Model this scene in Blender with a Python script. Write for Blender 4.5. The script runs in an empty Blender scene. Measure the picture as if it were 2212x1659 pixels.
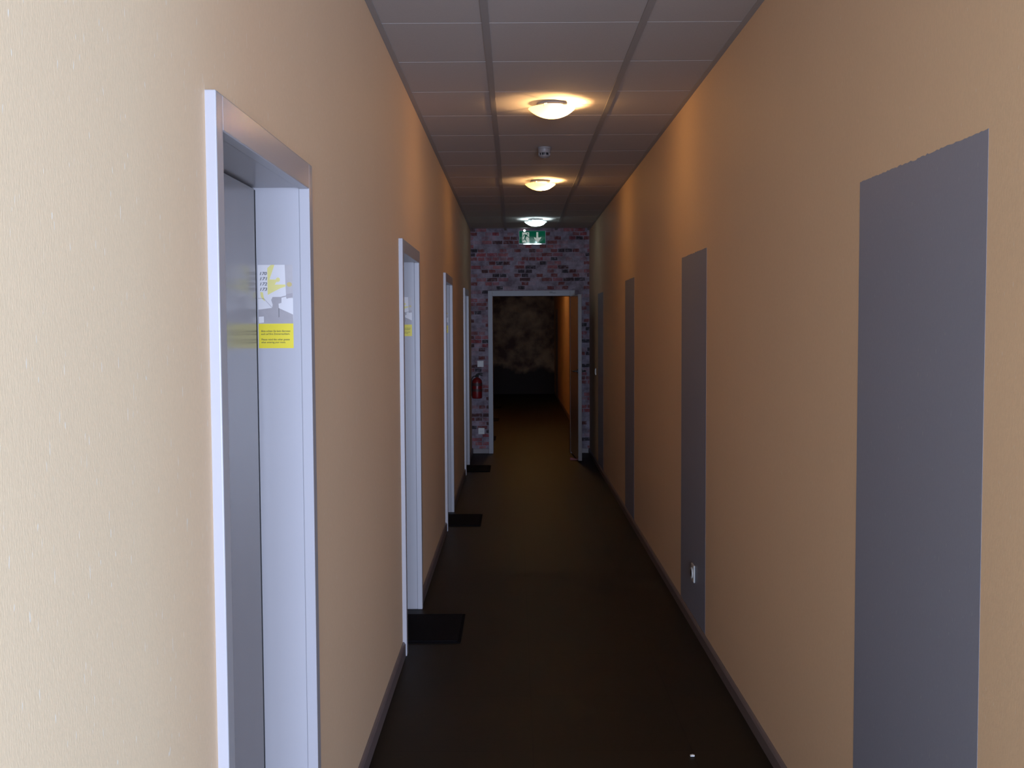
import bpy, bmesh, math, random
from mathutils import Vector, Matrix
random.seed(7)
sc = bpy.context.scene
COL = sc.collection
PI = math.pi

# ------------------------------------------------------------------ dimensions (metres)
EYE = 1.60
XL, XR = -0.555, 0.943          # corridor side walls
ZC = 2.825                      # ceiling
YE = 13.45                      # brick end wall
YF = 25.5                       # far wall of the corridor beyond
YB = -3.6                       # back wall behind the photographer
YC, XFOY = 0.9, 3.3             # the entrance hall widens to the right before the corridor starts
DOORS = [1.9266, 5.100, 8.274, 11.447]
DW, DZ = 0.9076, 2.030

# ------------------------------------------------------------------ helpers
def box(bm, x0, x1, y0, y1, z0, z1):
    v = [bm.verts.new(p) for p in ((x0,y0,z0),(x1,y0,z0),(x1,y1,z0),(x0,y1,z0),(x0,y0,z1),(x1,y0,z1),(x1,y1,z1),(x0,y1,z1))]
    for f in ((0,3,2,1),(4,5,6,7),(0,1,5,4),(1,2,6,5),(2,3,7,6),(3,0,4,7)):
        bm.faces.new([v[i] for i in f])

def lathe(bm, prof, n=40, axis='Z', c=(0,0,0), close=True):
    """prof: list of (radius, height)"""
    rings = []
    for r, hgt in prof:
        ring = []
        for i in range(n):
            a = 2*PI*i/n
            p = (r*math.cos(a), r*math.sin(a), hgt)
            if axis == 'Y': p = (p[0], p[2], p[1])
            if axis == 'X': p = (p[2], p[0], p[1])
            ring.append(bm.verts.new((p[0]+c[0], p[1]+c[1], p[2]+c[2])))
        rings.append(ring)
    for a, b in zip(rings[:-1], rings[1:]):
        for i in range(n):
            j = (i+1) % n
            bm.faces.new((a[i], a[j], b[j], b[i]))
    if close:
        if prof[0][0] > 1e-6: bm.faces.new(rings[0][::-1])
        if prof[-1][0] > 1e-6: bm.faces.new(rings[-1])
    bmesh.ops.recalc_face_normals(bm, faces=bm.faces[:])

def tube(bm, pts, r, n=10):
    pts = [Vector(p) for p in pts]
    rings = []
    for i, p in enumerate(pts):
        t = (pts[min(i+1, len(pts)-1)] - pts[max(i-1, 0)]).normalized()
        u = t.cross(Vector((0.13, 0.27, 0.95)))
        if u.length < 1e-3: u = t.cross(Vector((1, 0, 0)))
        u.normalize(); w = t.cross(u)
        rings.append([bm.verts.new(p + (u*math.cos(2*PI*k/n) + w*math.sin(2*PI*k/n))*r) for k in range(n)])
    for a, b in zip(rings[:-1], rings[1:]):
        for i in range(n):
            j = (i+1) % n
            bm.faces.new((a[i], a[j], b[j], b[i]))
    bm.faces.new(rings[0][::-1]); bm.faces.new(rings[-1])
    bmesh.ops.recalc_face_normals(bm, faces=bm.faces[:])

def prism(bm, pts, y0, y1):
    """outline in (x,z), extruded along y"""
    a = [bm.verts.new((x, y0, z)) for x, z in pts]
    b = [bm.verts.new((x, y1, z)) for x, z in pts]
    n = len(pts)
    bm.faces.new(a); bm.faces.new(b[::-1])
    for i in range(n):
        j = (i+1) % n
        bm.faces.new((a[j], a[i], b[i], b[j]))
    bmesh.ops.recalc_face_normals(bm, faces=bm.faces[:])

def obj(name, bm, m, parent=None, bevel=0, smooth=False, label=None):
    me = bpy.data.meshes.new(name)
    bm.to_mesh(me); bm.free()
    if smooth:
        for p in me.polygons: p.use_smooth = True
    me.materials.append(m)
    o = bpy.data.objects.new(name, me); COL.objects.link(o)
    if parent: o.parent = parent
    if bevel:
        md = o.modifiers.new('bevel', 'BEVEL'); md.width = bevel; md.segments = 2; md.limit_method = 'ANGLE'
    if smooth and hasattr(me, 'set_sharp_from_angle'):
        me.set_sharp_from_angle(angle=math.radians(40))
    if label: o['label'] = label
    return o

def boxo(name, dims, m, parent=None, bevel=0, label=None):
    bm = bmesh.new(); box(bm, *dims); return obj(name, bm, m, parent, bevel, label=label)

def tag(o, label, cat, group=None, kind=None):
    o['label'] = label; o['category'] = cat
    if group: o['group'] = group
    if kind: o['kind'] = kind
    return o

def thing(name, label, cat, loc=(0,0,0), rotz=0, group=None, kind=None):
    o = bpy.data.objects.new(name, None); COL.objects.link(o)
    o.empty_display_size = 0.1
    o.location = loc; o.rotation_euler = (0, 0, rotz)
    return tag(o, label, cat, group, kind)

def dup(root, loc, label, skip=()):
    r = root.copy(); COL.objects.link(r); r.location = loc; r['label'] = label
    for ch in root.children:
        if ch.name.split('.')[0] in skip: continue
        c = ch.copy(); COL.objects.link(c); c.parent = r
        for g in ch.children:
            d = g.copy(); COL.objects.link(d); d.parent = c
    return r

# ------------------------------------------------------------------ materials
def new_mat(name):
    m = bpy.data.materials.new(name); m.use_nodes = True
    nt = m.node_tree
    return m, nt, nt.nodes['Principled BSDF']

def plain(name, col, rough=0.5, metal=0.0, spec=0.5, var=0.04, scale=30, bump=0.0, emit=None, estr=0):
    m, nt, p = new_mat(name)
    N, L = nt.nodes, nt.links
    tc = N.new('ShaderNodeTexCoord'); nz = N.new('ShaderNodeTexNoise')
    nz.inputs['Scale'].default_value = scale; nz.inputs['Detail'].default_value = 4
    L.new(tc.outputs['Object'], nz.inputs['Vector'])
    mx = N.new('ShaderNodeMix'); mx.data_type = 'RGBA'
    mx.inputs['A'].default_value = (*[c*(1-var) for c in col], 1)
    mx.inputs['B'].default_value = (*[min(1, c*(1+var)) for c in col], 1)
    L.new(nz.outputs['Fac'], mx.inputs['Factor']); L.new(mx.outputs['Result'], p.inputs['Base Color'])
    p.inputs['Roughness'].default_value = rough; p.inputs['Metallic'].default_value = metal
    p.inputs['Specular IOR Level'].default_value = spec
    if bump:
        b = N.new('ShaderNodeBump'); b.inputs['Strength'].default_value = bump; b.inputs['Distance'].default_value = 0.002
        L.new(nz.outputs['Fac'], b.inputs['Height']); L.new(b.outputs['Normal'], p.inputs['Normal'])
    if emit:
        p.inputs['Emission Color'].default_value = (*emit, 1); p.inputs['Emission Strength'].default_value = estr
    return m

def wallpaper(name, col, rough=0.5, spec=0.5, speck=.5, bump=.24):
    """painted fibre wallpaper: fine upright flecks in relief, a few bare light ones"""
    m, nt, p = new_mat(name); N, L = nt.nodes, nt.links
    tc = N.new('ShaderNodeTexCoord'); mp = N.new('ShaderNodeMapping')
    mp.inputs['Scale'].default_value = (430, 430, 105)
    L.new(tc.outputs['Object'], mp.inputs['Vector'])
    nz = N.new('ShaderNodeTexNoise'); nz.inputs['Scale'].default_value = 1; nz.inputs['Detail'].default_value = 3
    nz.inputs['Roughness'].default_value = 0.55
    L.new(mp.outputs['Vector'], nz.inputs['Vector'])
    nb = N.new('ShaderNodeTexNoise'); nb.inputs['Scale'].default_value = 2.2; nb.inputs['Detail'].default_value = 3
    L.new(tc.outputs['Object'], nb.inputs['Vector'])
    r1 = N.new('ShaderNodeValToRGB'); r1.color_ramp.elements[0].position = .30; r1.color_ramp.elements[1].position = .70
    r1.color_ramp.elements[0].color = (*[c*.965 for c in col], 1); r1.color_ramp.elements[1].color = (*[min(1, c*1.035) for c in col], 1)
    L.new(nz.outputs['Fac'], r1.inputs['Fac'])
    r2 = N.new('ShaderNodeValToRGB'); r2.color_ramp.elements[0].position = .81; r2.color_ramp.elements[1].position = .85
    r2.color_ramp.elements[0].color = (0,0,0,1); r2.color_ramp.elements[1].color = (speck,speck,speck,1)
    m3 = N.new('ShaderNodeMapping'); m3.inputs['Scale'].default_value = (230, 230, 52); m3.inputs['Location'].default_value = (3.1, 5.7, 1.3)
    L.new(tc.outputs['Object'], m3.inputs['Vector'])
    nf = N.new('ShaderNodeTexNoise'); nf.inputs['Scale'].default_value = 1; nf.inputs['Detail'].default_value = 0
    L.new(m3.outputs['Vector'], nf.inputs['Vector'])
    L.new(nf.outputs['Fac'], r2.inputs['Fac'])
    mx = N.new('ShaderNodeMix'); mx.data_type = 'RGBA'
    mx.inputs['B'].default_value = (.88,.82,.74,1)
    L.new(r2.outputs['Color'], mx.inputs['Factor']); L.new(r1.outputs['Color'], mx.inputs['A'])
    m2 = N.new('ShaderNodeMix'); m2.data_type = 'RGBA'; m2.blend_type = 'MULTIPLY'; m2.inputs['Factor'].default_value = 1
    r3 = N.new('ShaderNodeValToRGB'); r3.color_ramp.elements[0].color = (.95,.95,.95,1); r3.color_ramp.elements[1].color = (1,1,1,1)
    L.new(nb.outputs['Fac'], r3.inputs['Fac'])
    L.new(mx.outputs['Result'], m2.inputs['A']); L.new(r3.outputs['Color'], m2.inputs['B'])
    L.new(m2.outputs['Result'], p.inputs['Base Color'])
    b = N.new('ShaderNodeBump'); b.inputs['Strength'].default_value = bump; b.inputs['Distance'].default_value = 0.0012
    L.new(nz.outputs['Fac'], b.inputs['Height']); L.new(b.outputs['Normal'], p.inputs['Normal'])
    p.inputs['Roughness'].default_value = rough; p.inputs['Specular IOR Level'].default_value = spec
    return m

def brick_paper(name):
    """wallpaper printed with a lime-washed old brick wall"""
    m, nt, p = new_mat(name); N, L = nt.nodes, nt.links
    tc = N.new('ShaderNodeTexCoord'); sx = N.new('ShaderNodeSeparateXYZ'); cx = N.new('ShaderNodeCombineXYZ')
    L.new(tc.outputs['Object'], sx.inputs[0]); L.new(sx.outputs['X'], cx.inputs['X']); L.new(sx.outputs['Z'], cx.inputs['Y'])
    wn = N.new('ShaderNodeTexNoise'); wn.inputs['Scale'].default_value = 7; L.new(cx.outputs[0], wn.inputs['Vector'])
    va = N.new('ShaderNodeVectorMath'); va.operation = 'MULTIPLY_ADD'; va.inputs[1].default_value = (.016,.010,0)
    L.new(wn.outputs['Color'], va.inputs[0]); L.new(cx.outputs[0], va.inputs[2])
    br = N.new('ShaderNodeTexBrick')
    br.inputs['Color1'].default_value = (0,0,0,1); br.inputs['Color2'].default_value = (1,1,1,1); br.inputs['Mortar'].default_value = (.45,.45,.45,1)
    br.inputs['Scale'].default_value = 1; br.inputs['Brick Width'].default_value = .092; br.inputs['Row Height'].default_value = .052
    br.inputs['Mortar Size'].default_value = .006; br.inputs['Mortar Smooth'].default_value = .3; br.squash = 1.5; br.squash_frequency = 3; br.offset_frequency = 2
    L.new(va.outputs[0], br.inputs['Vector'])
    r = N.new('ShaderNodeValToRGB'); r.color_ramp.interpolation = 'LINEAR'
    e = r.color_ramp.elements
    lav = (.27,.23,.265); 
    e[0].position = 0; e[0].color = (.36,.15,.15,1)
    e[1].position = 1; e[1].color = (.05,.045,.05,1)
    for pos, c in ((.12,(.27,.055,.06)),(.17,(.30,.16,.18)),(.26,(.34,.25,.28)),(.31,lav),(.60,(.29,.25,.285)),(.68,(.33,.22,.24)),(.72,(.24,.09,.085)),(.80,(.19,.055,.05)),(.86,(.12,.05,.045)),(.92,(.06,.045,.05))):
        q = e.new(pos); q.color = (*c, 1)
    L.new(br.outputs['Color'], r.inputs['Fac'])
    nz = N.new('ShaderNodeTexNoise'); nz.inputs['Scale'].default_value = 26; nz.inputs['Detail'].default_value = 5
    L.new(cx.outputs[0], nz.inputs['Vector'])
    r2 = N.new('ShaderNodeValToRGB'); r2.color_ramp.elements[0].position = .50; r2.color_ramp.elements[1].position = .70
    r2.color_ramp.elements[0].color = (0,0,0,1); r2.color_ramp.elements[1].color = (.6,.6,.6,1)
    L.new(nz.outputs['Fac'], r2.inputs['Fac'])
    mx = N.new('ShaderNodeMix'); mx.data_type = 'RGBA'; mx.inputs['B'].default_value = (.29,.245,.28,1)
    L.new(r2.outputs['Color'], mx.inputs['Factor']); L.new(r.outputs['Color'], mx.inputs['A'])
    n3 = N.new('ShaderNodeTexNoise'); n3.inputs['Scale'].default_value = 9; n3.inputs['Detail'].default_value = 6; n3.inputs['Roughness'].default_value = .65
    L.new(cx.outputs[0], n3.inputs['Vector'])
    r4 = N.new('ShaderNodeValToRGB'); r4.color_ramp.elements[0].position = .34; r4.color_ramp.elements[1].position = .64
    r4.color_ramp.elements[0].color = (.52,.46,.47,1); r4.color_ramp.elements[1].color = (1.12,1.12,1.14,1)
    L.new(n3.outputs['Fac'], r4.inputs['Fac'])
    m4 = N.new('ShaderNodeMix'); m4.data_type = 'RGBA'; m4.blend_type = 'MULTIPLY'; m4.inputs['Factor'].default_value = 1
    L.new(mx.outputs['Result'], m4.inputs['A']); L.new(r4.outputs['Color'], m4.inputs['B'])
    L.new(m4.outputs['Result'], p.inputs['Base Color'])
    p.inputs['Roughness'].default_value = .7; p.inputs['Specular IOR Level'].default_value = .15
    return m

def mural_paper(name):
    """far wall: dark photo wallpaper, mottled brown above a ragged dark band"""
    m, nt, p = new_mat(name); N, L = nt.nodes, nt.links
    tc = N.new('ShaderNodeTexCoord'); sx = N.new('ShaderNodeSeparateXYZ')
    L.new(tc.outputs['Object'], sx.inputs[0])
    nz = N.new('ShaderNodeTexNoise'); nz.inputs['Scale'].default_value = 3.2; nz.inputs['Detail'].default_value = 5
    L.new(tc.outputs['Object'], nz.inputs['Vector'])
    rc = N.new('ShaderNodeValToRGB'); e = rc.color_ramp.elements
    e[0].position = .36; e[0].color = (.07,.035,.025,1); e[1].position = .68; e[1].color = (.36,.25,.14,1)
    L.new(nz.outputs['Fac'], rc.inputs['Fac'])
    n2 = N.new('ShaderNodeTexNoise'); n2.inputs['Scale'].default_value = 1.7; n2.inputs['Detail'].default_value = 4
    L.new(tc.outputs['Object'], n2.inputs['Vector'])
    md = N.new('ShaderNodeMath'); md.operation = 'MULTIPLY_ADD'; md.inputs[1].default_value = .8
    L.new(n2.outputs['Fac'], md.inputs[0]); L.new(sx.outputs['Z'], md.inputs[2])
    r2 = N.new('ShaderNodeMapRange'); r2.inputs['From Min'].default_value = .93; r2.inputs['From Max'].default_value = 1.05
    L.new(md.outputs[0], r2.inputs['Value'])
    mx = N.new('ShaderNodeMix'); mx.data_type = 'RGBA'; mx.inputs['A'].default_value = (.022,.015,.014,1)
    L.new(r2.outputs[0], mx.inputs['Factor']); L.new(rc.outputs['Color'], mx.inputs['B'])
    L.new(mx.outputs['Result'], p.inputs['Base Color']); p.inputs['Roughness'].default_value = .8
    return m

def floor_mat(name):
    """dark brown 60 cm floor tiles with thin joints"""
    m, nt, p = new_mat(name); N, L = nt.nodes, nt.links
    tc = N.new('ShaderNodeTexCoord'); mp = N.new('ShaderNodeMapping'); mp.inputs['Location'].default_value = (-.06+.6, -3.93+6.0, 0)
    L.new(tc.outputs['Object'], mp.inputs['Vector'])
    br = N.new('ShaderNodeTexBrick'); br.offset = 0
    br.inputs['Scale'].default_value = 1; br.inputs['Brick Width'].default_value = .6; br.inputs['Row Height'].default_value = .6
    br.inputs['Mortar Size'].default_value = .0025; br.inputs['Mortar Smooth'].default_value = .2
    br.inputs['Color1'].default_value = (.013,.0095,.006,1); br.inputs['Color2'].default_value = (.015,.0105,.0065,1); br.inputs['Mortar'].default_value = (.007,.005,.0035,1)
    L.new(mp.outputs[0], br.inputs['Vector'])
    nz = N.new('ShaderNodeTexNoise'); nz.inputs['Scale'].default_value = 45; nz.inputs['Detail'].default_value = 5
    L.new(tc.outputs['Object'], nz.inputs['Vector'])
    r = N.new('ShaderNodeValToRGB'); r.color_ramp.elements[0].color = (.75,.75,.75,1); r.color_ramp.elements[1].color = (1.2,1.2,1.2,1)
    L.new(nz.outputs['Fac'], r.inputs['Fac'])
    mx = N.new('ShaderNodeMix'); mx.data_type = 'RGBA'; mx.blend_type = 'MULTIPLY'; mx.inputs['Factor'].default_value = 1
    L.new(br.outputs['Color'], mx.inputs['A']); L.new(r.outputs['Color'], mx.inputs['B']); L.new(mx.outputs['Result'], p.inputs['Base Color'])
    p.inputs['Roughness'].default_value = .5; p.inputs['Specular IOR Level'].default_value = .13
    b = N.new('ShaderNodeBump'); b.inputs['Strength'].default_value = .12; b.inputs['Distance'].default_value = .001
    L.new(nz.outputs['Fac'], b.inputs['Height']); L.new(b.outputs['Normal'], p.inputs['Normal'])
    return m

def glass_bowl(name, tint, clear, milk):
    """satin glass: mostly scatters, lets a little straight through"""
    m = bpy.data.materials.new(name); m.use_nodes = True; nt = m.node_tree; N, L = nt.nodes, nt.links
    N.remove(N['Principled BSDF'])
    out = N['Material Output']
    tr = N.new('ShaderNodeBsdfTranslucent'); tr.inputs['Color'].default_value = (*[c*k for c, k in zip(tint, milk)], 1)
    df = N.new('ShaderNodeBsdfDiffuse'); df.inputs['Color'].default_value = (*[c*.8 for c in tint], 1)
    tp = N.new('ShaderNodeBsdfTransparent'); tp.inputs['Color'].default_value = (*tint, 1)
    nz = N.new('ShaderNodeTexNoise'); nz.inputs['Scale'].default_value = 9
    tc = N.new('ShaderNodeTexCoord'); L.new(tc.outputs['Object'], nz.inputs['Vector'])
    mr = N.new('ShaderNodeMapRange'); mr.inputs['To Min'].default_value = clear*.9; mr.inputs['To Max'].default_value = clear*1.1
    L.new(nz.outputs['Fac'], mr.inputs['Value'])
    a = N.new('ShaderNodeMixShader'); a.inputs['Fac'].default_value = .3
    L.new(tr.outputs[0], a.inputs[1]); L.new(df.outputs[0], a.inputs[2])
    b = N.new('ShaderNodeMixShader'); L.new(mr.outputs[0], b.inputs['Fac'])
    L.new(a.outputs[0], b.inputs[1]); L.new(tp.outputs[0], b.inputs[2]); L.new(b.outputs[0], out.inputs['Surface'])
    return m

def pane_mat(name):
    m = bpy.data.materials.new(name); m.use_nodes = True; nt = m.node_tree; N, L = nt.nodes, nt.links
    N.remove(N['Principled BSDF']); out = N['Material Output']
    tp = N.new('ShaderNodeBsdfTransparent'); gl = N.new('ShaderNodeBsdfGlossy'); gl.inputs['Roughness'].default_value = .05
    fr = N.new('ShaderNodeFresnel'); fr.inputs['IOR'].default_value = 1.45
    mx = N.new('ShaderNodeMixShader'); L.new(fr.outputs[0], mx.inputs['Fac']); L.new(tp.outputs[0], mx.inputs[1]); L.new(gl.outputs[0], mx.inputs[2])
    L.new(mx.outputs[0], out.inputs['Surface'])
    return m

WALL = (.80,.577,.372)
M = dict(
    wall=wallpaper('peach_wallpaper', WALL, rough=.62, spec=.18),
    hall=wallpaper('white_wallpaper', (.80,.79,.77), rough=.6, spec=.3),
    panel=wallpaper('grey_painted_wallpaper', (.265,.285,.36), rough=.5, spec=.4, speck=.16, bump=.2),
    brick=brick_paper('whitewashed_brick_wallpaper'),
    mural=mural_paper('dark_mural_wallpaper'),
    floor=floor_mat('dark_floor_tiles'),
    ceil=plain('ceiling_board', (.43,.395,.37), .9, var=.10, scale=260, spec=.1),
    tee=plain('ceiling_tee_white', (.50,.48,.465), .6, var=.02),
    runner=plain('ceiling_runner_grey', (.30,.285,.275), .5, var=.03),
    frame=plain('door_frame_paint', (.395,.375,.385), .28, var=.02, scale=6, spec=.4),
    leaf=plain('door_leaf_grey', (.185,.16,.148), .22, var=.03, scale=8, spec=.4),
    frame_end=plain('end_door_frame_paint', (.27,.26,.27), .4, var=.03, scale=6, spec=.35),  # frame paint in a darker copy, standing in for weaker light this far in
    seal=plain('black_rubber_seal', (.01,.01,.01), .7),  # black for the leaf gaps, shade put into the colour
    base=plain('baseboard_brown_grey', (.16,.125,.12), .45, var=.15, scale=12),
    dark=plain('dark_plastic', (.02,.02,.022), .45),
    metal=plain('brushed_steel', (.55,.55,.56), .3, metal=1),
    lock=plain('dull_steel', (.20,.20,.21), .55, metal=.3),
    grey=plain('grey_plastic', (.20,.19,.19), .5, var=.03),  # white parts made darker in colour, standing in for their shade
    white=plain('white_plastic', (.55,.535,.50), .4, var=.02),
    mat=plain('black_doormat_pile', (.006,.005,.006), .95, var=.5, scale=260, bump=.8, spec=.1),
    matrim=plain('black_doormat_edge', (.006,.005,.006), .95, spec=.05),
    red=plain('red_enamel', (.17,.006,.008), .35, var=.03),
    label=plain('dark_label', (.055,.02,.018), .5),
    black=plain('black_rubber', (.012,.012,.012), .55),
    wedge=plain('dark_red_wood', (.20,.035,.03), .6, var=.2, scale=40),
    chip=plain('white_plaster', (.8,.8,.78), .8),
    paper=plain('leaflet_paper', (.62,.58,.56), .35, var=.02),
    p_grey=plain('leaflet_grey', (.40,.36,.35), .35, var=.06, scale=60),
    p_dark=plain('leaflet_dark_grey', (.33,.295,.29), .35, var=.08, scale=60),
    p_pale=plain('leaflet_pale_yellow', (.66,.58,.20), .35, var=.03),
    p_ochre=plain('leaflet_ochre', (.48,.37,.14), .35, var=.03),
    p_yellow=plain('leaflet_yellow', (.70,.56,.02), .35, var=.02),
    ink=plain('printing_ink', (.05,.05,.055), .5),
    ink_text=plain('printing_ink_olive', (.08,.07,.015), .5),
    green=plain('sign_green', (.0,.035,.018), .07, spec=.5, emit=(0,.16,.08), estr=.28),
    sign_white=plain('sign_white', (.72,.76,.62), .3, emit=(.72,.80,.62), estr=.22),
    sign_lens=plain('sign_lamp_lens', (.9,.95,.95), .3, emit=(.85,1,.97), estr=1.3),
    led=plain('indicator_lamp', (.9,.95,1), .3, emit=(.9,.97,1), estr=3),
    housing=plain('sign_housing', (.50,.50,.52), .4),
    bowl=glass_bowl('satin_glass_warm', (.98,.93,.80), .17, (.42,.50,.42)),
    bowl_cool=glass_bowl('satin_glass_cool', (.93,.98,.96), .09, (.40,.43,.42)),
    bulb=plain('warm_bulb', (.9,.8,.6), .4, emit=(1,.62,.25), estr=12),
    tube=plain('cool_bulb', (.9,.95,1), .4, emit=(.75,.95,1), estr=1.5),
    pane=pane_mat('window_pane'),
)

def struct(name, bm, m, label, cat, bevel=0):
    o = obj(name, bm, m, bevel=bevel); o['kind'] = 'structure'
    return tag(o, label, cat)

# ------------------------------------------------------------------ the setting
T = .2
bm = bmesh.new(); box(bm, XL-T-.6, XFOY+T, YB-T, YF+T, -.12, 0)
struct('floor', bm, M['floor'], 'dark brown tiled floor running the length of the corridor', 'floor')

# left wall with four doorways
bm = bmesh.new()
y = YB-T
for d in DOORS:
    box(bm, XL-T, XL, y, d+.02, 0, ZC+.1); box(bm, XL-T, XL, d+.02, d+DW-.02, 2.0, ZC+.1); y = d+DW-.02
box(bm, XL-T, XL, y, YF+T, 0, ZC+.1)
struct('wall_left', bm, M['wall'], 'peach wallpapered wall on the left with four grey doors', 'wall')
bm = bmesh.new(); box(bm, XR, XR+T, YC, YF+T, 0, ZC+.1)
struct('wall_right', bm, M['wall'], 'peach wallpapered wall on the right with grey painted rectangles', 'wall')
bm = bmesh.new(); box(bm, XR+T, XFOY+T, YC, YC+T, 0, ZC+.1)
struct('wall_hall_front', bm, M['hall'], 'white wall of the entrance hall beside the corridor mouth', 'wall')
VY0, VY1 = -1.9, -.1
bm = bmesh.new()
box(bm, XFOY, XFOY+T, YB-T, VY0, 0, ZC+.1); box(bm, XFOY, XFOY+T, VY1, YC, 0, ZC+.1)
box(bm, XFOY, XFOY+T, VY0, VY1, 0, .5); box(bm, XFOY, XFOY+T, VY0, VY1, 2.2, ZC+.1)
struct('wall_hall_right', bm, M['hall'], 'white side wall of the entrance hall', 'wall')
# back wall with a large window
WX0, WX1, WZ0, WZ1 = -.45, 2.35, .15, 2.2
bm = bmesh.new()
box(bm, XL, WX0, YB-T, YB, 0, ZC+.1); box(bm, WX1, XFOY, YB-T, YB, 0, ZC+.1)
box(bm, WX0, WX1, YB-T, YB, 0, WZ0); box(bm, WX0, WX1, YB-T, YB, WZ1, ZC+.1)
struct('wall_back', bm, M['hall'], 'white end wall of the entrance hall holding the large window', 'wall')
w = thing('window_1', 'large four-light window lighting the entrance hall', 'window', (0, YB-.12, 0), kind='structure')
bm = bmesh.new()
box(bm, WX0, WX1, -.04, .04, WZ0, WZ0+.06); box(bm, WX0, WX1, -.04, .04, WZ1-.06, WZ1)
for i in range(5):
    x = WX0 + (WX1-WX0-.06)*i/4; box(bm, x, x+.06, -.04, .04, WZ0+.06, WZ1-.06)
obj('window_frame', bm, M['frame'], w, .004)
for i in range(4):
    x = WX0 + (WX1-WX0-.06)*i/4 + .06; x2 = WX0 + (WX1-WX0-.06)*(i+1)/4
    boxo('pane', (x, x2, -.004, .004, WZ0+.06, WZ1-.06), M['pane'], w)

w = thing('window_2', 'two-light side window of the entrance hall', 'window', (XFOY+.12, 0, 0), kind='structure')  # unseen window, added to bring cooler light onto the near left wall
bm = bmesh.new()
box(bm, -.04, .04, VY0, VY1, .5, .56); box(bm, -.04, .04, VY0, VY1, 2.14, 2.2)
for i in range(3):
    y = VY0 + (VY1-VY0-.06)*i/2; box(bm, -.04, .04, y, y+.06, .56, 2.14)
obj('window_frame', bm, M['frame'], w, .004)
for i in range(2):
    y = VY0 + (VY1-VY0-.06)*i/2 + .06; y2 = VY0 + (VY1-VY0-.06)*(i+1)/2
    boxo('pane', (-.004, .004, y, y2, .56, 2.14), M['pane'], w)

# brick-papered end wall with doorway
EX0, EX1, EZ = -.282, .699, 1.996       # clear opening
bm = bmesh.new()
box(bm, XL, EX0-.03, YE, YE+T, 0, ZC+.1); box(bm, EX1+.03, XR, YE, YE+T, 0, ZC+.1); box(bm, EX0-.03, EX1+.03, YE, YE+T, EZ+.03, ZC+.1)
struct('wall_end', bm, M['brick'], 'end wall papered with whitewashed brick pattern around the open doorway', 'wall')
bm = bmesh.new(); box(bm, XL, XR, YF, YF+T, 0, ZC+.1)
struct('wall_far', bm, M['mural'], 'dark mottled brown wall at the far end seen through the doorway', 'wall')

# suspended ceiling: boards, with light tees showing in the joints
TY0, TP = 4.339, .625
RX = [-.112, .522]
bm = bmesh.new()
ny0 = -13
cols = [(XL+.022, RX[0]-.012), (RX[0]+.012, RX[1]-.012), (RX[1]+.012, XR-.022)]
def boards(bm, cols, k0, k1, ymin, ymax):
    for k in range(k0, k1):
        a, b = max(ymin, TY0+TP*k+.0022), min(ymax, TY0+TP*(k+1)-.0022)
        if b-a < .02: continue
        for x0, x1 in cols: box(bm, x0, x1, a, b, ZC, ZC+.02)
boards(bm, cols, -14, 14, YB, YE-.022)
boards(bm, cols, 14, 34, YE+T+.022, YF-.02)
hall = [(XR+.022+.58*i, min(XFOY, XR+.022+.58*(i+1)-.006)) for i in range(5)]
boards(bm, hall, -14, -5, YB, YC)
struct('ceiling', bm, M['ceil'], 'grey suspended ceiling of mineral boards', 'ceiling', bevel=.001)
bm = bmesh.new(); box(bm, XL-T, XFOY+T, YB-T, YF+T, ZC+.022, ZC+.1)
for k in range(-13, 34):
    yy = TY0+TP*k
    if YE-.02 < yy < YE+T+.02: continue
    box(bm, XL+.01, XR-.001, yy-.0016, yy+.0016, ZC+.001, ZC+.024)
struct('trim_1', bm, M['tee'], 'thin white cross tees between the ceiling boards', 'ceiling trim')
for i, x in enumerate(RX):
    bm = bmesh.new(); box(bm, x-.0145, x+.0145, YB, YE-.001, ZC-.004, ZC+.02)
    struct('trim_%d' % (i+2), bm, M['runner'], ['grey ceiling runner nearer the left wall', 'grey ceiling runner nearer the right wall'][i], 'ceiling trim')
for i, (x0, x1) in enumerate(((XL, XL+.024), (XR-.024, XR))):
    bm = bmesh.new(); box(bm, x0+.0005, x1, YC if i else YB, YE-.001, ZC-.003, ZC+.02)
    struct('trim_%d' % (i+4), bm, M['runner'], ['grey ceiling edge angle along the left wall', 'grey ceiling edge angle along the right wall'][i], 'ceiling trim')

# baseboards
def skirting(name, segs, x0, x1, label, hgt):
    bm = bmesh.new()
    for a, b in segs:
        s = 1 if x0 < x1 else -1
        pr = [(x0, 0), (x1, 0), (x1, hgt-.012), (x1-s*.005, hgt-.003), (x1-s*.009, hgt), (x0, hgt)]
        prism(bm, pr, a, b)
    return struct(name, bm, M['base'], label, 'baseboard')
segs = []; y = YB
for d in DOORS:
    segs.append((y, d-.0005)); y = d+DW+.0005
segs.append((y, YE)); segs.append((YE+T, YF))
skirting('baseboard_left', segs, XL, XL+.014, 'brown grey baseboard along the left wall', .07)
skirting('baseboard_right', [(YC, YE), (YE+T, YF)], XR, XR-.014, 'brown grey baseboard along the right wall', .06)
bm = bmesh.new()
box(bm, XL+.0145, EX0-.0585, YE-.014, YE, 0, .062); box(bm, EX1+.0605, XR-.0145, YE-.014, YE, 0, .062)
struct('baseboard_end', bm, M['base'], 'dark baseboard under the brick-papered wall', 'baseboard', bevel=.003)

# ------------------------------------------------------------------ left doors
def lever(bm, base, out, along):
    """round rose, neck and lever; base point on the leaf, out = unit normal, along = unit direction of the grip"""
    b = Vector(base); o = Vector(out); a = Vector(along)
    tube(bm, [b, b+o*.008], .024, 20)
    tube(bm, [b+o*.008, b+o*.035, b+o*.046+a*.006, b+o*.05+a*.018, b+o*.05+a*.11], .0085, 12)

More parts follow.
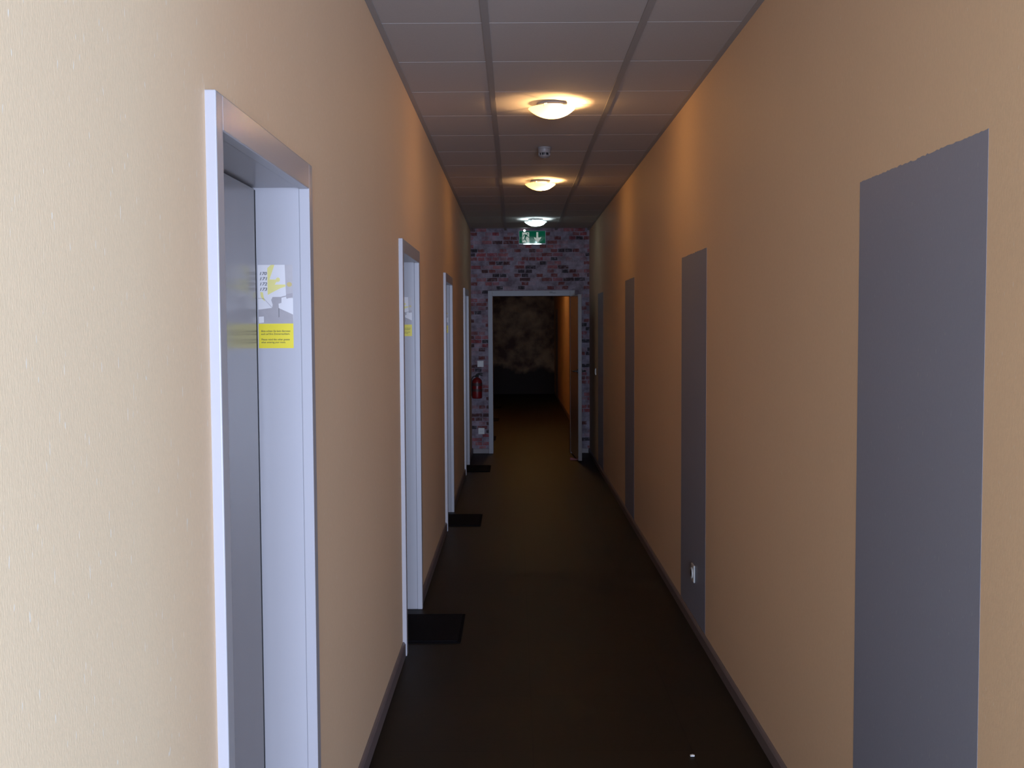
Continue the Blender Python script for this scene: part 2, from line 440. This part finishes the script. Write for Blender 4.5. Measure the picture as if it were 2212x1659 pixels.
LBL = ['grey door nearest the camera on the left, steel frame, leaflet with room numbers on its jamb',
       'second grey door along the left wall, black mat and leaflet beside it',
       'third grey door along the left wall, between the second and the brick wall',
       'last grey door on the left, right before the brick-papered wall']
for i, d in enumerate(DOORS):
    dn = thing('door_%d' % (i+1), LBL[i], 'door', (XL, d, 0), kind='structure')
    bm = bmesh.new()
    lip, jb = .045, .041
    z1, zs = 1.964, 1.968
    box(bm, -.008, .02, 0, lip, 0, DZ); box(bm, -.008, .02, DW-lip, DW, 0, DZ); box(bm, -.008, .02, lip, DW-lip, z1, DZ)
    f = obj('door_frame', bm, M['frame'], dn, .0025)
    bm = bmesh.new()
    box(bm, -.195, -.0085, .0205, jb, 0, 1.9995); box(bm, -.195, -.0085, DW-jb, DW-.0205, 0, 1.9995); box(bm, -.195, -.0085, jb, DW-jb, zs, 1.9995)
    obj('door_jamb', bm, M['frame'], dn, .0015)
    lf = boxo('door_leaf', (-.160, -.119, jb+.004, DW-jb-.026, .006, zs-.005), M['leaf'], dn, .002)
    bm = bmesh.new(); lever(bm, (-.119, .125, 1.05), (1,0,0), (0,1,0))
    obj('door_handle', bm, M['metal'], lf, smooth=True)
    bm = bmesh.new()
    box(bm, -.194, -.170, jb+.0005, .06, 0.001, zs-.001); box(bm, -.194, -.170, DW-.06, DW-jb-.0005, 0.001, zs-.001); box(bm, -.194, -.170, .06, DW-.06, 1.95, zs-.001)
    box(bm, -.1695, -.1225, DW-jb-.0257, DW-jb-.0003, .004, zs-.006)
    obj('door_seal', bm, M['seal'], dn)  # black strips in the leaf gap, standing in for its shade

# ------------------------------------------------------------------ open door in the brick wall
dn = thing('door_5', 'open grey door folded back to the right in the brick-papered wall', 'door', (0, YE, 0), kind='structure')
bm = bmesh.new()
ox0, ox1, oz = EX0-.058, EX1+.06, 2.066
box(bm, ox0, EX0, -.02, .0, 0, oz); box(bm, EX1, ox1, -.02, .0, 0, oz); box(bm, EX0, EX1, -.02, .0, EZ, oz)
box(bm, EX0-.0295, EX0, .0005, T+.02, 0, EZ+.0295); box(bm, EX1, EX1+.0295, .0005, T+.02, 0, EZ+.0295); box(bm, EX0, EX1, .0005, T+.02, EZ, EZ+.0295)
obj('door_frame', bm, M['frame_end'], dn, .002)
bm = bmesh.new(); box(bm, 0, .044, -.95, 0, .022, 1.988)
leaf = obj('door_leaf', bm, M['leaf'], dn, .002)
leaf.location = (EX1+.002, -.022, 0); leaf.rotation_euler = (0, 0, math.atan2(.040, .95))
for nm, sx in (('door_handle', -1), ('door_handle', 1)):
    bm = bmesh.new(); lever(bm, (0 if sx < 0 else .044, -.89, 1.08), (sx,0,0), (0,1,0))
    obj(nm, bm, M['dark'], leaf, smooth=True)
bm = bmesh.new(); box(bm, .011, .033, -.952, -.9495, .98, 1.2)
obj('lock_plate', bm, M['lock'], leaf)
bm = bmesh.new()
box(bm, .436, .478, -.034, -.0202, 2.033, 2.051); box(bm, .478, .515, -.030, -.0202, 2.028, 2.040); tube(bm, [(.457,-.04,2.041),(.457,-.026,2.041)], .009, 12)
obj('door_closer_bracket', bm, M['lock'], dn, .002, label='silver closer bracket on the frame head')

bm = bmesh.new()
prism(bm, [(0,0),(.115,0),(.115,.004),(0,.034)], -.022, .022)
wd = obj('door_wedge', bm, M['wedge'], bevel=.002); wd.location = (.655, 12.74, 0.0005)
tag(wd, 'dark red wooden wedge holding the open door at floor level', 'door wedge')

# ------------------------------------------------------------------ grey painted rectangles on the right wall
def panel(y0, y1, ztop, label):
    bm = bmesh.new()
    n = 70
    top = []
    for k in range(n+1):
        yy = y0+(y1-y0)*k/n
        j = 0 if k in (0, n) else random.uniform(-.0016, .0014)
        if 26 < k < 46: j *= 2.2
        top.append((yy, ztop+j))
    pts = [(y0, .061)] + top + [(y1, .061)]
    a = [bm.verts.new((XR-.0007, yy, zz)) for yy, zz in pts]
    b = [bm.verts.new((XR-.0002, yy, zz)) for yy, zz in pts]
    nn = len(pts)
    bm.faces.new(a); bm.faces.new(b[::-1])
    for k in range(nn):
        j = (k+1) % nn; bm.faces.new((a[j], a[k], b[k], b[j]))
    bmesh.ops.recalc_face_normals(bm, faces=bm.faces[:])
    o = obj('painted_panel', bm, M['panel'])
    return tag(o, label, 'wall panel', 'grey door-sized rectangles on the right wall')
panel(2.132, 2.918, 1.990, 'large grey painted rectangle with ragged top edge nearest the camera on the right wall')
panel(5.233, 6.009, 1.987, 'second grey painted rectangle on the right wall, white socket low on it')
panel(8.395, 9.080, 1.992, 'third grey painted rectangle on the right wall, below the second lamp glow')
panel(11.35, 12.06, 1.975, 'last grey painted rectangle on the right wall before the brick-papered wall')
panel(23.35, 24.75, 2.010, 'dim grey painted rectangle on the right wall beyond the open doorway')

# ------------------------------------------------------------------ doormats
mats = ['black doormat before the second left door, the nearest one in view',
        'black doormat before the third left door',
        'black doormat before the last left door, in front of the brick-papered wall',
        'first black doormat beyond the open doorway, mostly behind its frame',
        'middle black doormat on the floor beyond the open doorway',
        'furthest black doormat on the floor beyond the open doorway']
for i, (y0, y1) in enumerate(((5.304,5.843),(8.479,9.009),(11.69,12.235),(15.0,15.54),(18.1,18.64),(21.0,21.54))):
    x0 = -.675 if i < 3 else -.535
    t = thing('doormat', mats[i], 'doormat', ((x0-.285)/2, (y0+y1)/2, 0), group='black doormats along the left wall')
    hx, hy = (-.285-x0)/2, (y1-y0)/2
    boxo('mat_border', (-hx, hx, -hy, hy, .0005, .005), M['matrim'], t, .002)
    boxo('mat_pile', (-hx+.015, hx-.015, -hy+.015, hy-.015, .005, .010), M['mat'], t, .003)

# ------------------------------------------------------------------ ceiling lamps
def point(name, loc, col, watt, rad, parent):
    l = bpy.data.lights.new(name, 'POINT'); l.color = col; l.energy = watt; l.shadow_soft_size = rad
    o = bpy.data.objects.new(name, l); COL.objects.link(o); o.parent = parent; o.location = loc
    return o
def lamp(y, x, label, warm=True, watt=20.0):
    t = thing('ceiling_lamp', label, 'ceiling lamp', (x, y, ZC), group='round glass ceiling lamps')
    bm = bmesh.new(); lathe(bm, [(.082,-.001),(.084,-.010),(.078,-.016),(.03,-.018)], 40)
    obj('base_plate', bm, M['grey'], t, smooth=True)
    bm = bmesh.new()
    R, dp, z0, th = .128, .052, -.030, .004
    rs = (R*R+dp*dp)/(2*dp)
    outer, inner = [], []
    for k in range(15):
        r = R*k/14
        outer.append((max(r,1e-5), z0-dp+rs-math.sqrt(rs*rs-r*r)))
    for k in range(14, -1, -1):
        r = (R-.003)*k/14
        inner.append((max(r,1e-5), z0-dp+th+rs-math.sqrt(rs*rs-r*r)))
    lathe(bm, outer, 48, close=False)
    obj('glass_bowl', bm, M['bowl' if warm else 'bowl_cool'], t, smooth=True)
    for k in range(3):
        a = 2*PI*k/3 + .15
        bm = bmesh.new()
        p = lambda r, z: (r*math.cos(a), r*math.sin(a), z)
        tube(bm, [p(.075,-.012), p(.10,-.018), p(.126,-.026), p(.132,-.032), p(.126,-.038)], .0025, 8)
        obj('clip', bm, M['metal'], t, smooth=True)
    spots = ((.062, 0),) if warm else ((-.058, 0), (.058, 0))
    for bxx in [q[0] for q in spots]:
      bm = bmesh.new(); tube(bm, [(bxx,.050,-.017),(bxx,.050,-.036),(bxx,.028,-.036)], .009, 14)
      obj('lamp_holder', bm, M['white'], t, smooth=True)
    for (bx, by) in spots:
        bm = bmesh.new(); s = 1 if bx > 0 else -1
        lathe(bm, [(1e-5,-.03),(.006,-.028),(.010,-.02),(.0115,0),(.010,.02),(.006,.028),(1e-5,.03)], 16, 'Y', (bx, by, -.036), close=False)
        g = obj('bulb', bm, M['bulb' if warm else 'tube'], t, smooth=True)
        g.visible_shadow = True
        col = (1,.56,.22) if warm else (.72,.93,1)
        for q in ((bx, by, -.056),):
            point('bulb_light', q, col, watt/len(spots), .011, t)
    return t
lamp(5.88, .207, 'warm round glass ceiling lamp, first and largest in view', True, 28)
lamp(8.95, .218, 'warm round glass ceiling lamp beyond the smoke detector', True, 19)
lamp(12.10, .240, 'cool white round glass ceiling lamp above the exit sign', False, 8)
lamp(16.3, .220, 'ceiling lamp hidden above the open doorway, first in the corridor beyond', True, 36)
lamp(19.5, .220, 'second ceiling lamp in the corridor beyond the open doorway', True, 45)

# ------------------------------------------------------------------ smoke detector
t = thing('smoke_detector', 'white smoke detector on the ceiling between the two warm lamps', 'smoke detector', (.206, 7.30, ZC))
bm = bmesh.new(); lathe(bm, [(.046,-.001),(.047,-.012),(.044,-.014),(.043,-.036),(.040,-.040)], 32); obj('mount', bm, M['grey'], t, smooth=True)
bm = bmesh.new(); lathe(bm, [(.031,-.0402),(.031,-.056)], 32); obj('smoke_chamber', bm, M['dark'], t, smooth=True)
for k in range(8):
    a = 2*PI*k/8+.2
    bm = bmesh.new(); box(bm, -.003, .003, -.0025, .0025, -.0565, -.0395)
    bmesh.ops.transform(bm, matrix=Matrix.Translation((.037*math.cos(a), .037*math.sin(a), 0)) @ Matrix.Rotation(a, 4, 'Z'), verts=bm.verts[:])
    obj('vent_post', bm, M['grey'], t)
bm = bmesh.new(); lathe(bm, [(.040,-.0565),(.040,-.060),(.033,-.067),(.022,-.072),(.016,-.075)], 32); obj('cap', bm, M['grey'], t, smooth=True)

# ------------------------------------------------------------------ exit sign
t = thing('exit_sign', 'green illuminated exit sign with running figure and down arrow on the brick wall', 'exit sign', (.223, YE, 2.7255))
SW, SH = .342, .176
bm = bmesh.new(); box(bm, -SW/2, SW/2, -.062, -.001, -SH/2, SH/2); obj('housing', bm, M['housing'], t, .004)
pl = boxo('sign_plate', (-SW/2+.008, SW/2-.008, -.0645, -.0622, -SH/2+.018, SH/2-.006), M['green'], t)
def sz(px, py):           # sign drawing units -> metres; 0..825 across, 0..435 down
    return (-SW/2 + px/825*SW, SH/2 - py/435*SH)
def flat(name, polys, m, parent, y0, y1, f=sz):
    bm = bmesh.new()
    for pg in polys: prism(bm, [f(*q) for q in pg], y0, y1)
    return obj(name, bm, m, parent)
flat('doorway_symbol', [[(110,55),(318,55),(318,368),(110,368)]], M['sign_white'], pl, -.0650, -.0646)
flat('running_figure', [[(255,88),(275,80),(290,92),(285,112),(268,120),(252,108)],
    [(150,125),(215,118),(250,135),(290,185),(318,200),(345,190),(345,205),(315,222),(280,205),(245,168),(215,245),(235,290),(262,368),(235,368),(205,305),(180,275),(165,300),(95,300),(95,280),(148,280),(168,240),(190,150),(160,148),(140,195),(122,190)]],
    M['green'], pl, -.0655, -.0651)
flat('arrow', [[(535,50),(592,50),(592,215),(650,215),(680,195),(672,245),(575,372),(475,260),(462,205),(500,215),(535,235)]], M['sign_white'], pl, -.0650, -.0646)
for s in (-1, 1):
    bm = bmesh.new()
    pts = [(math.cos(a)*.059+s*.056-.0, math.sin(a)*.0085) for a in [2*PI*k/28 for k in range(28)]]
    prism(bm, [(x, z-SH/2+.008) for x, z in pts], -.068, -.0622)
    obj('lamp_lens', bm, M['sign_lens'], t, smooth=False)
bm = bmesh.new(); bmesh.ops.create_uvsphere(bm, u_segments=16, v_segments=10, radius=.015, matrix=Matrix.Translation((-.098, -.062, SH/2)))  # glowing white dot, enlarged to take in its bloom
obj('indicator_light', bm, M['led'], t, smooth=True)

# ------------------------------------------------------------------ extinguisher, switch, sockets
t = thing('fire_extinguisher', 'small red fire extinguisher hanging on the brick wall left of the doorway', 'fire extinguisher', (-.482, YE-.075, .708))
bm = bmesh.new(); lathe(bm, [(.056,0),(.062,.006),(.0645,.014),(.0645,.200),(.061,.222),(.050,.240),(.034,.253),(.020,.260),(.018,.268)], 36)
obj('cylinder_body', bm, M['red'], t, smooth=True)
for z0, z1 in ((.088,.120),(.158,.196)):
    bm = bmesh.new(); lathe(bm, [(.0652,z0),(.0652,z1)], 36, close=False); obj('label_band', bm, M['label'], t, smooth=True)
bm = bmesh.new(); lathe(bm, [(.017,.266),(.019,.270),(.019,.288),(.012,.294)], 20); obj('valve', bm, M['black'], t, smooth=True)
bm = bmesh.new(); tube(bm, [(-.01,0,.292),(.03,0,.300),(.066,0,.288)], .0075, 10); tube(bm, [(-.012,0,.296),(.03,0,.318),(.07,0,.314)], .007, 10)
obj('squeeze_handle', bm, M['black'], t, smooth=True)
bm = bmesh.new(); tube(bm, [(-.016,-.004,.280),(-.045,-.01,.276),(-.067,-.012,.245),(-.072,-.012,.19),(-.072,-.012,.06),(-.070,-.012,.035)], .0065, 10)
obj('hose', bm, M['black'], t, smooth=True)
bm = bmesh.new(); box(bm, -.02, .02, .066, .0745, .06, .255); obj('wall_bracket', bm, M['dark'], t)

def plate_y(name, label, cat, x, z, inner):
    t = thing(name, label, cat, (x, YE, z))
    boxo('cover_plate', (-.040, .040, -.009, -.0005, -.040, .040), M['white'], t, .003)
    if inner == 'rocker': boxo('rocker', (-.029, .029, -.0135, -.0092, -.029, .029), M['white'], t, .002)
    else:
        bm = bmesh.new(); lathe(bm, [(.022,0),(.022,.002),(.019,.003)], 24, 'Y', (0,-.0125,0)); obj('socket_well', bm, M['white'], t, smooth=True)
        for s in (-1, 1):
            bm = bmesh.new(); lathe(bm, [(.0025,0),(.0025,.001)], 12, 'Y', (s*.0095,-.0135,0)); obj('contact_hole', bm, M['dark'], t)
plate_y('light_switch', 'white light switch on the brick wall above the fire extinguisher', 'light switch', -.440, 1.142, 'rocker')
plate_y('wall_socket', 'white socket low on the brick wall below the fire extinguisher', 'socket', -.434, .286, 'socket')
t = thing('wall_socket', 'white socket low on the second grey rectangle of the right wall', 'socket', (XR-.002, 5.553, .299))
boxo('cover_plate', (-.010, -.0005, -.041, .041, -.046, .046), M['white'], t, .003)
bm = bmesh.new()
lathe(bm, [(.029,-.017),(.029,-.0102)], 28, 'X'); obj('socket_face', bm, M['white'], t, smooth=True)
bm = bmesh.new(); lathe(bm, [(.020,-.0178),(.020,-.0172)], 24, 'X'); obj('socket_well', bm, M['dark'], t)
t = thing('light_switch', 'small white light switch on the right wall just before the brick wall', 'light switch', (XR, 12.38, 1.081))
boxo('cover_plate', (-.010, -.0005, -.04, .04, -.04, .04), M['white'], t, .003)
boxo('rocker', (-.0145, -.0102, -.029, .029, -.029, .029), M['white'], t, .002)

bm = bmesh.new()
prism(bm, [(-.008,0),(.007,0),(.009,.003),(.002,.005),(-.007,.003)], -.006, .005)
o = obj('plaster_chip', bm, M['chip']); o.location = (.653, 3.879, .0005)
tag(o, 'tiny white chip of plaster lying on the dark floor near the right wall', 'debris')

# ------------------------------------------------------------------ leaflets on the door jambs
FONT_CACHE = {}
def text(name, s, x, z, size, m, parent, shear=0, w=None, y=-.0012, bold=.014):
    cu = bpy.data.curves.new(name, 'FONT'); cu.body = s; cu.size = size; cu.shear = shear; cu.extrude = .0001; cu.offset = size*bold
    cu.resolution_u = 3
    tmp = bpy.data.objects.new('tmp_text', cu); COL.objects.link(tmp)
    dg = bpy.context.evaluated_depsgraph_get(); dg.update()
    me = bpy.data.meshes.new_from_object(tmp.evaluated_get(dg))
    bpy.data.objects.remove(tmp); bpy.data.curves.remove(cu)
    me.name = name
    xs = [v.co.x for v in me.vertices]
    k = (w/(max(xs)-min(xs))) if w else 1
    for v in me.vertices:
        v.co = Vector((x + v.co.x*k, y - v.co.z, z + v.co.y))
    me.materials.clear(); me.materials.append(m)
    o = bpy.data.objects.new(name, me); COL.objects.link(o); o.parent = parent
    return o
LW, LH = .0915, .2185
def lz(px, py):       # leaflet drawing units (152..748 across, 95..1512 down) -> metres from its top-left corner
    return ((px-152)/596*LW, -(py-95)/1417*LH)
def leaflet(loc, label):
    t = thing('room_leaflet', label, 'leaflet', loc, group='leaflets on the door jambs')
    bm = bmesh.new(); box(bm, 0, LW, -.0006, -.0001, -LH, 0); obj('paper', bm, M['paper'], t)
    flat('wall_print', [[(615,95),(748,95),(748,660),(632,660)]], M['p_grey'], t, -.0008, -.00062, lz)
    flat('yellow_splash', [[(380,95),(440,95),(352,342),(460,345),(470,320),(500,308),(528,325),(530,365),(505,385),(470,382),(440,430),(622,430),(622,465),(540,490),(400,560),(318,605),(318,150)],
                           [(190,555),(235,560),(250,650),(270,715),(240,690),(200,640)]], M['p_pale'], t, -.0010, -.00062, lz)
    flat('lamp_spot', [[(690+44*math.cos(2*PI*k/20), 428+40*math.sin(2*PI*k/20)) for k in range(20)]], M['p_ochre'], t, -.0010, -.00082, lz)
    flat('room_print', [[(152,855),(390,825),(400,770),(375,690),(400,640),(552,640),(550,740),(500,755),(505,830),(745,940),(748,1092),(152,1092)],
                        [(632,595),(742,575),(742,640),(640,672)]], M['p_dark'], t, -.0010, -.00082, lz)
    flat('bedside_print', [[(160,975),(245,970),(245,1075),(160,1085)]], M['paper'], t, -.0013, -.00102, lz)
    flat('bed_print', [[(152,656),(255,662),(400,826),(388,826),(248,672),(152,668)]], M['p_grey'], t, -.0010, -.00082, lz)
    flat('shelf_print', [[(540,640),(636,615),(640,632),(545,655)]], M['p_dark'], t, -.0013, -.00102, lz)
    flat('table_leg_print', [[(500,830),(508,832),(508,985),(500,985)]], M['ink'], t, -.0014, -.00102, lz)
    flat('yellow_strip', [[(152,1095),(748,1092),(748,1512),(152,1512)]], M['p_yellow'], t, -.0008, -.00062, lz)
    for s, yy, xr in (('Bitte achten Sie beim Betreten', 1235, 692), ('auch auf Ihre Zimmernachbarn.', 1283, 685), ('Please mind the other guests', 1378, 680), ('when entering your room.', 1425, 608)):
        x, z = lz(193, yy); text('notice_text', s, x, z, .0068, M['ink_text'], t, .15, (xr-193)/596*LW)
    return t
l1 = leaflet((-.6745, DOORS[0]+DW-.041-.0002, 1.7675), 'yellow and grey leaflet listing 170 to 173 on the nearest door jamb')
for s, yy in (('170', 270), ('171', 358), ('172', 447), ('173', 536)):
    x, z = lz(174, yy); text('room_number', s, x, z+.0004, .0115, M['ink'], l1, .22, (294-174)/596*LW, bold=.012)
dup(l1, (-.6705, DOORS[1]+DW-.041-.0002, 1.7735), 'yellow and grey leaflet on the jamb of the second left door', skip=('room_number',))
dup(l1, (-.6665, DOORS[2]+DW-.041-.0002, 1.7750), 'yellow and grey leaflet on the jamb of the third left door', skip=('room_number',))

# ------------------------------------------------------------------ daylight through the hall window, camera, render look
l = bpy.data.lights.new('window_daylight', 'AREA'); l.shape = 'RECTANGLE'
l.size = WX1-WX0+.3; l.size_y = WZ1-WZ0+.3; l.color = (.59,.715,1.0); l.energy = 1330
o = bpy.data.objects.new('window_daylight', l); COL.objects.link(o)
o.location = ((WX0+WX1)/2, YB-.35, (WZ0+WZ1)/2); o.rotation_euler = (PI/2, 0, 0)   # faces +Y

l = bpy.data.lights.new('side_daylight', 'AREA'); l.shape = 'RECTANGLE'  # added bluish fill behind the side window, for the near left wall
l.size = VY1-VY0+.2; l.size_y = 1.9; l.color = (.32,.66,1.0); l.energy = 200
o = bpy.data.objects.new('side_daylight', l); COL.objects.link(o)
o.location = (XFOY+.35, (VY0+VY1)/2, 1.35); o.rotation_euler = (PI/2, 0, PI/2)     # faces -X

wd = bpy.data.worlds.new('world'); sc.world = wd; wd.use_nodes = True
wd.node_tree.nodes['Background'].inputs['Color'].default_value = (0,0,0,1)
wd.node_tree.nodes['Background'].inputs['Strength'].default_value = 0

cam = bpy.data.cameras.new('camera'); co = bpy.data.objects.new('camera', cam); COL.objects.link(co)
cam.sensor_fit = 'HORIZONTAL'; cam.sensor_width = 36; cam.lens = 36*2290.6/2212
cam.clip_start = .05; cam.clip_end = 100
pit, yaw, rol = .0532, -.0031, .0053
R = Matrix.Rotation(-yaw, 4, 'Z') @ Matrix.Rotation(PI/2-pit, 4, 'X') @ Matrix.Rotation(-rol, 4, 'Z')
co.matrix_world = Matrix.Translation((0, 0, EYE)) @ R
sc.camera = co

sc.view_settings.view_transform = 'Standard'; sc.view_settings.look = 'None'
sc.view_settings.exposure = 0; sc.view_settings.gamma = 1; sc.view_settings.use_curve_mapping = False
sc.cycles.use_denoising = True
try: sc.cycles.denoiser = 'OPENIMAGEDENOISE'
except Exception: pass
sc.cycles.max_bounces = 12; sc.cycles.diffuse_bounces = 8; sc.cycles.transparent_max_bounces = 16
sc.cycles.sample_clamp_indirect = 6
sc.cycles.caustics_reflective = False
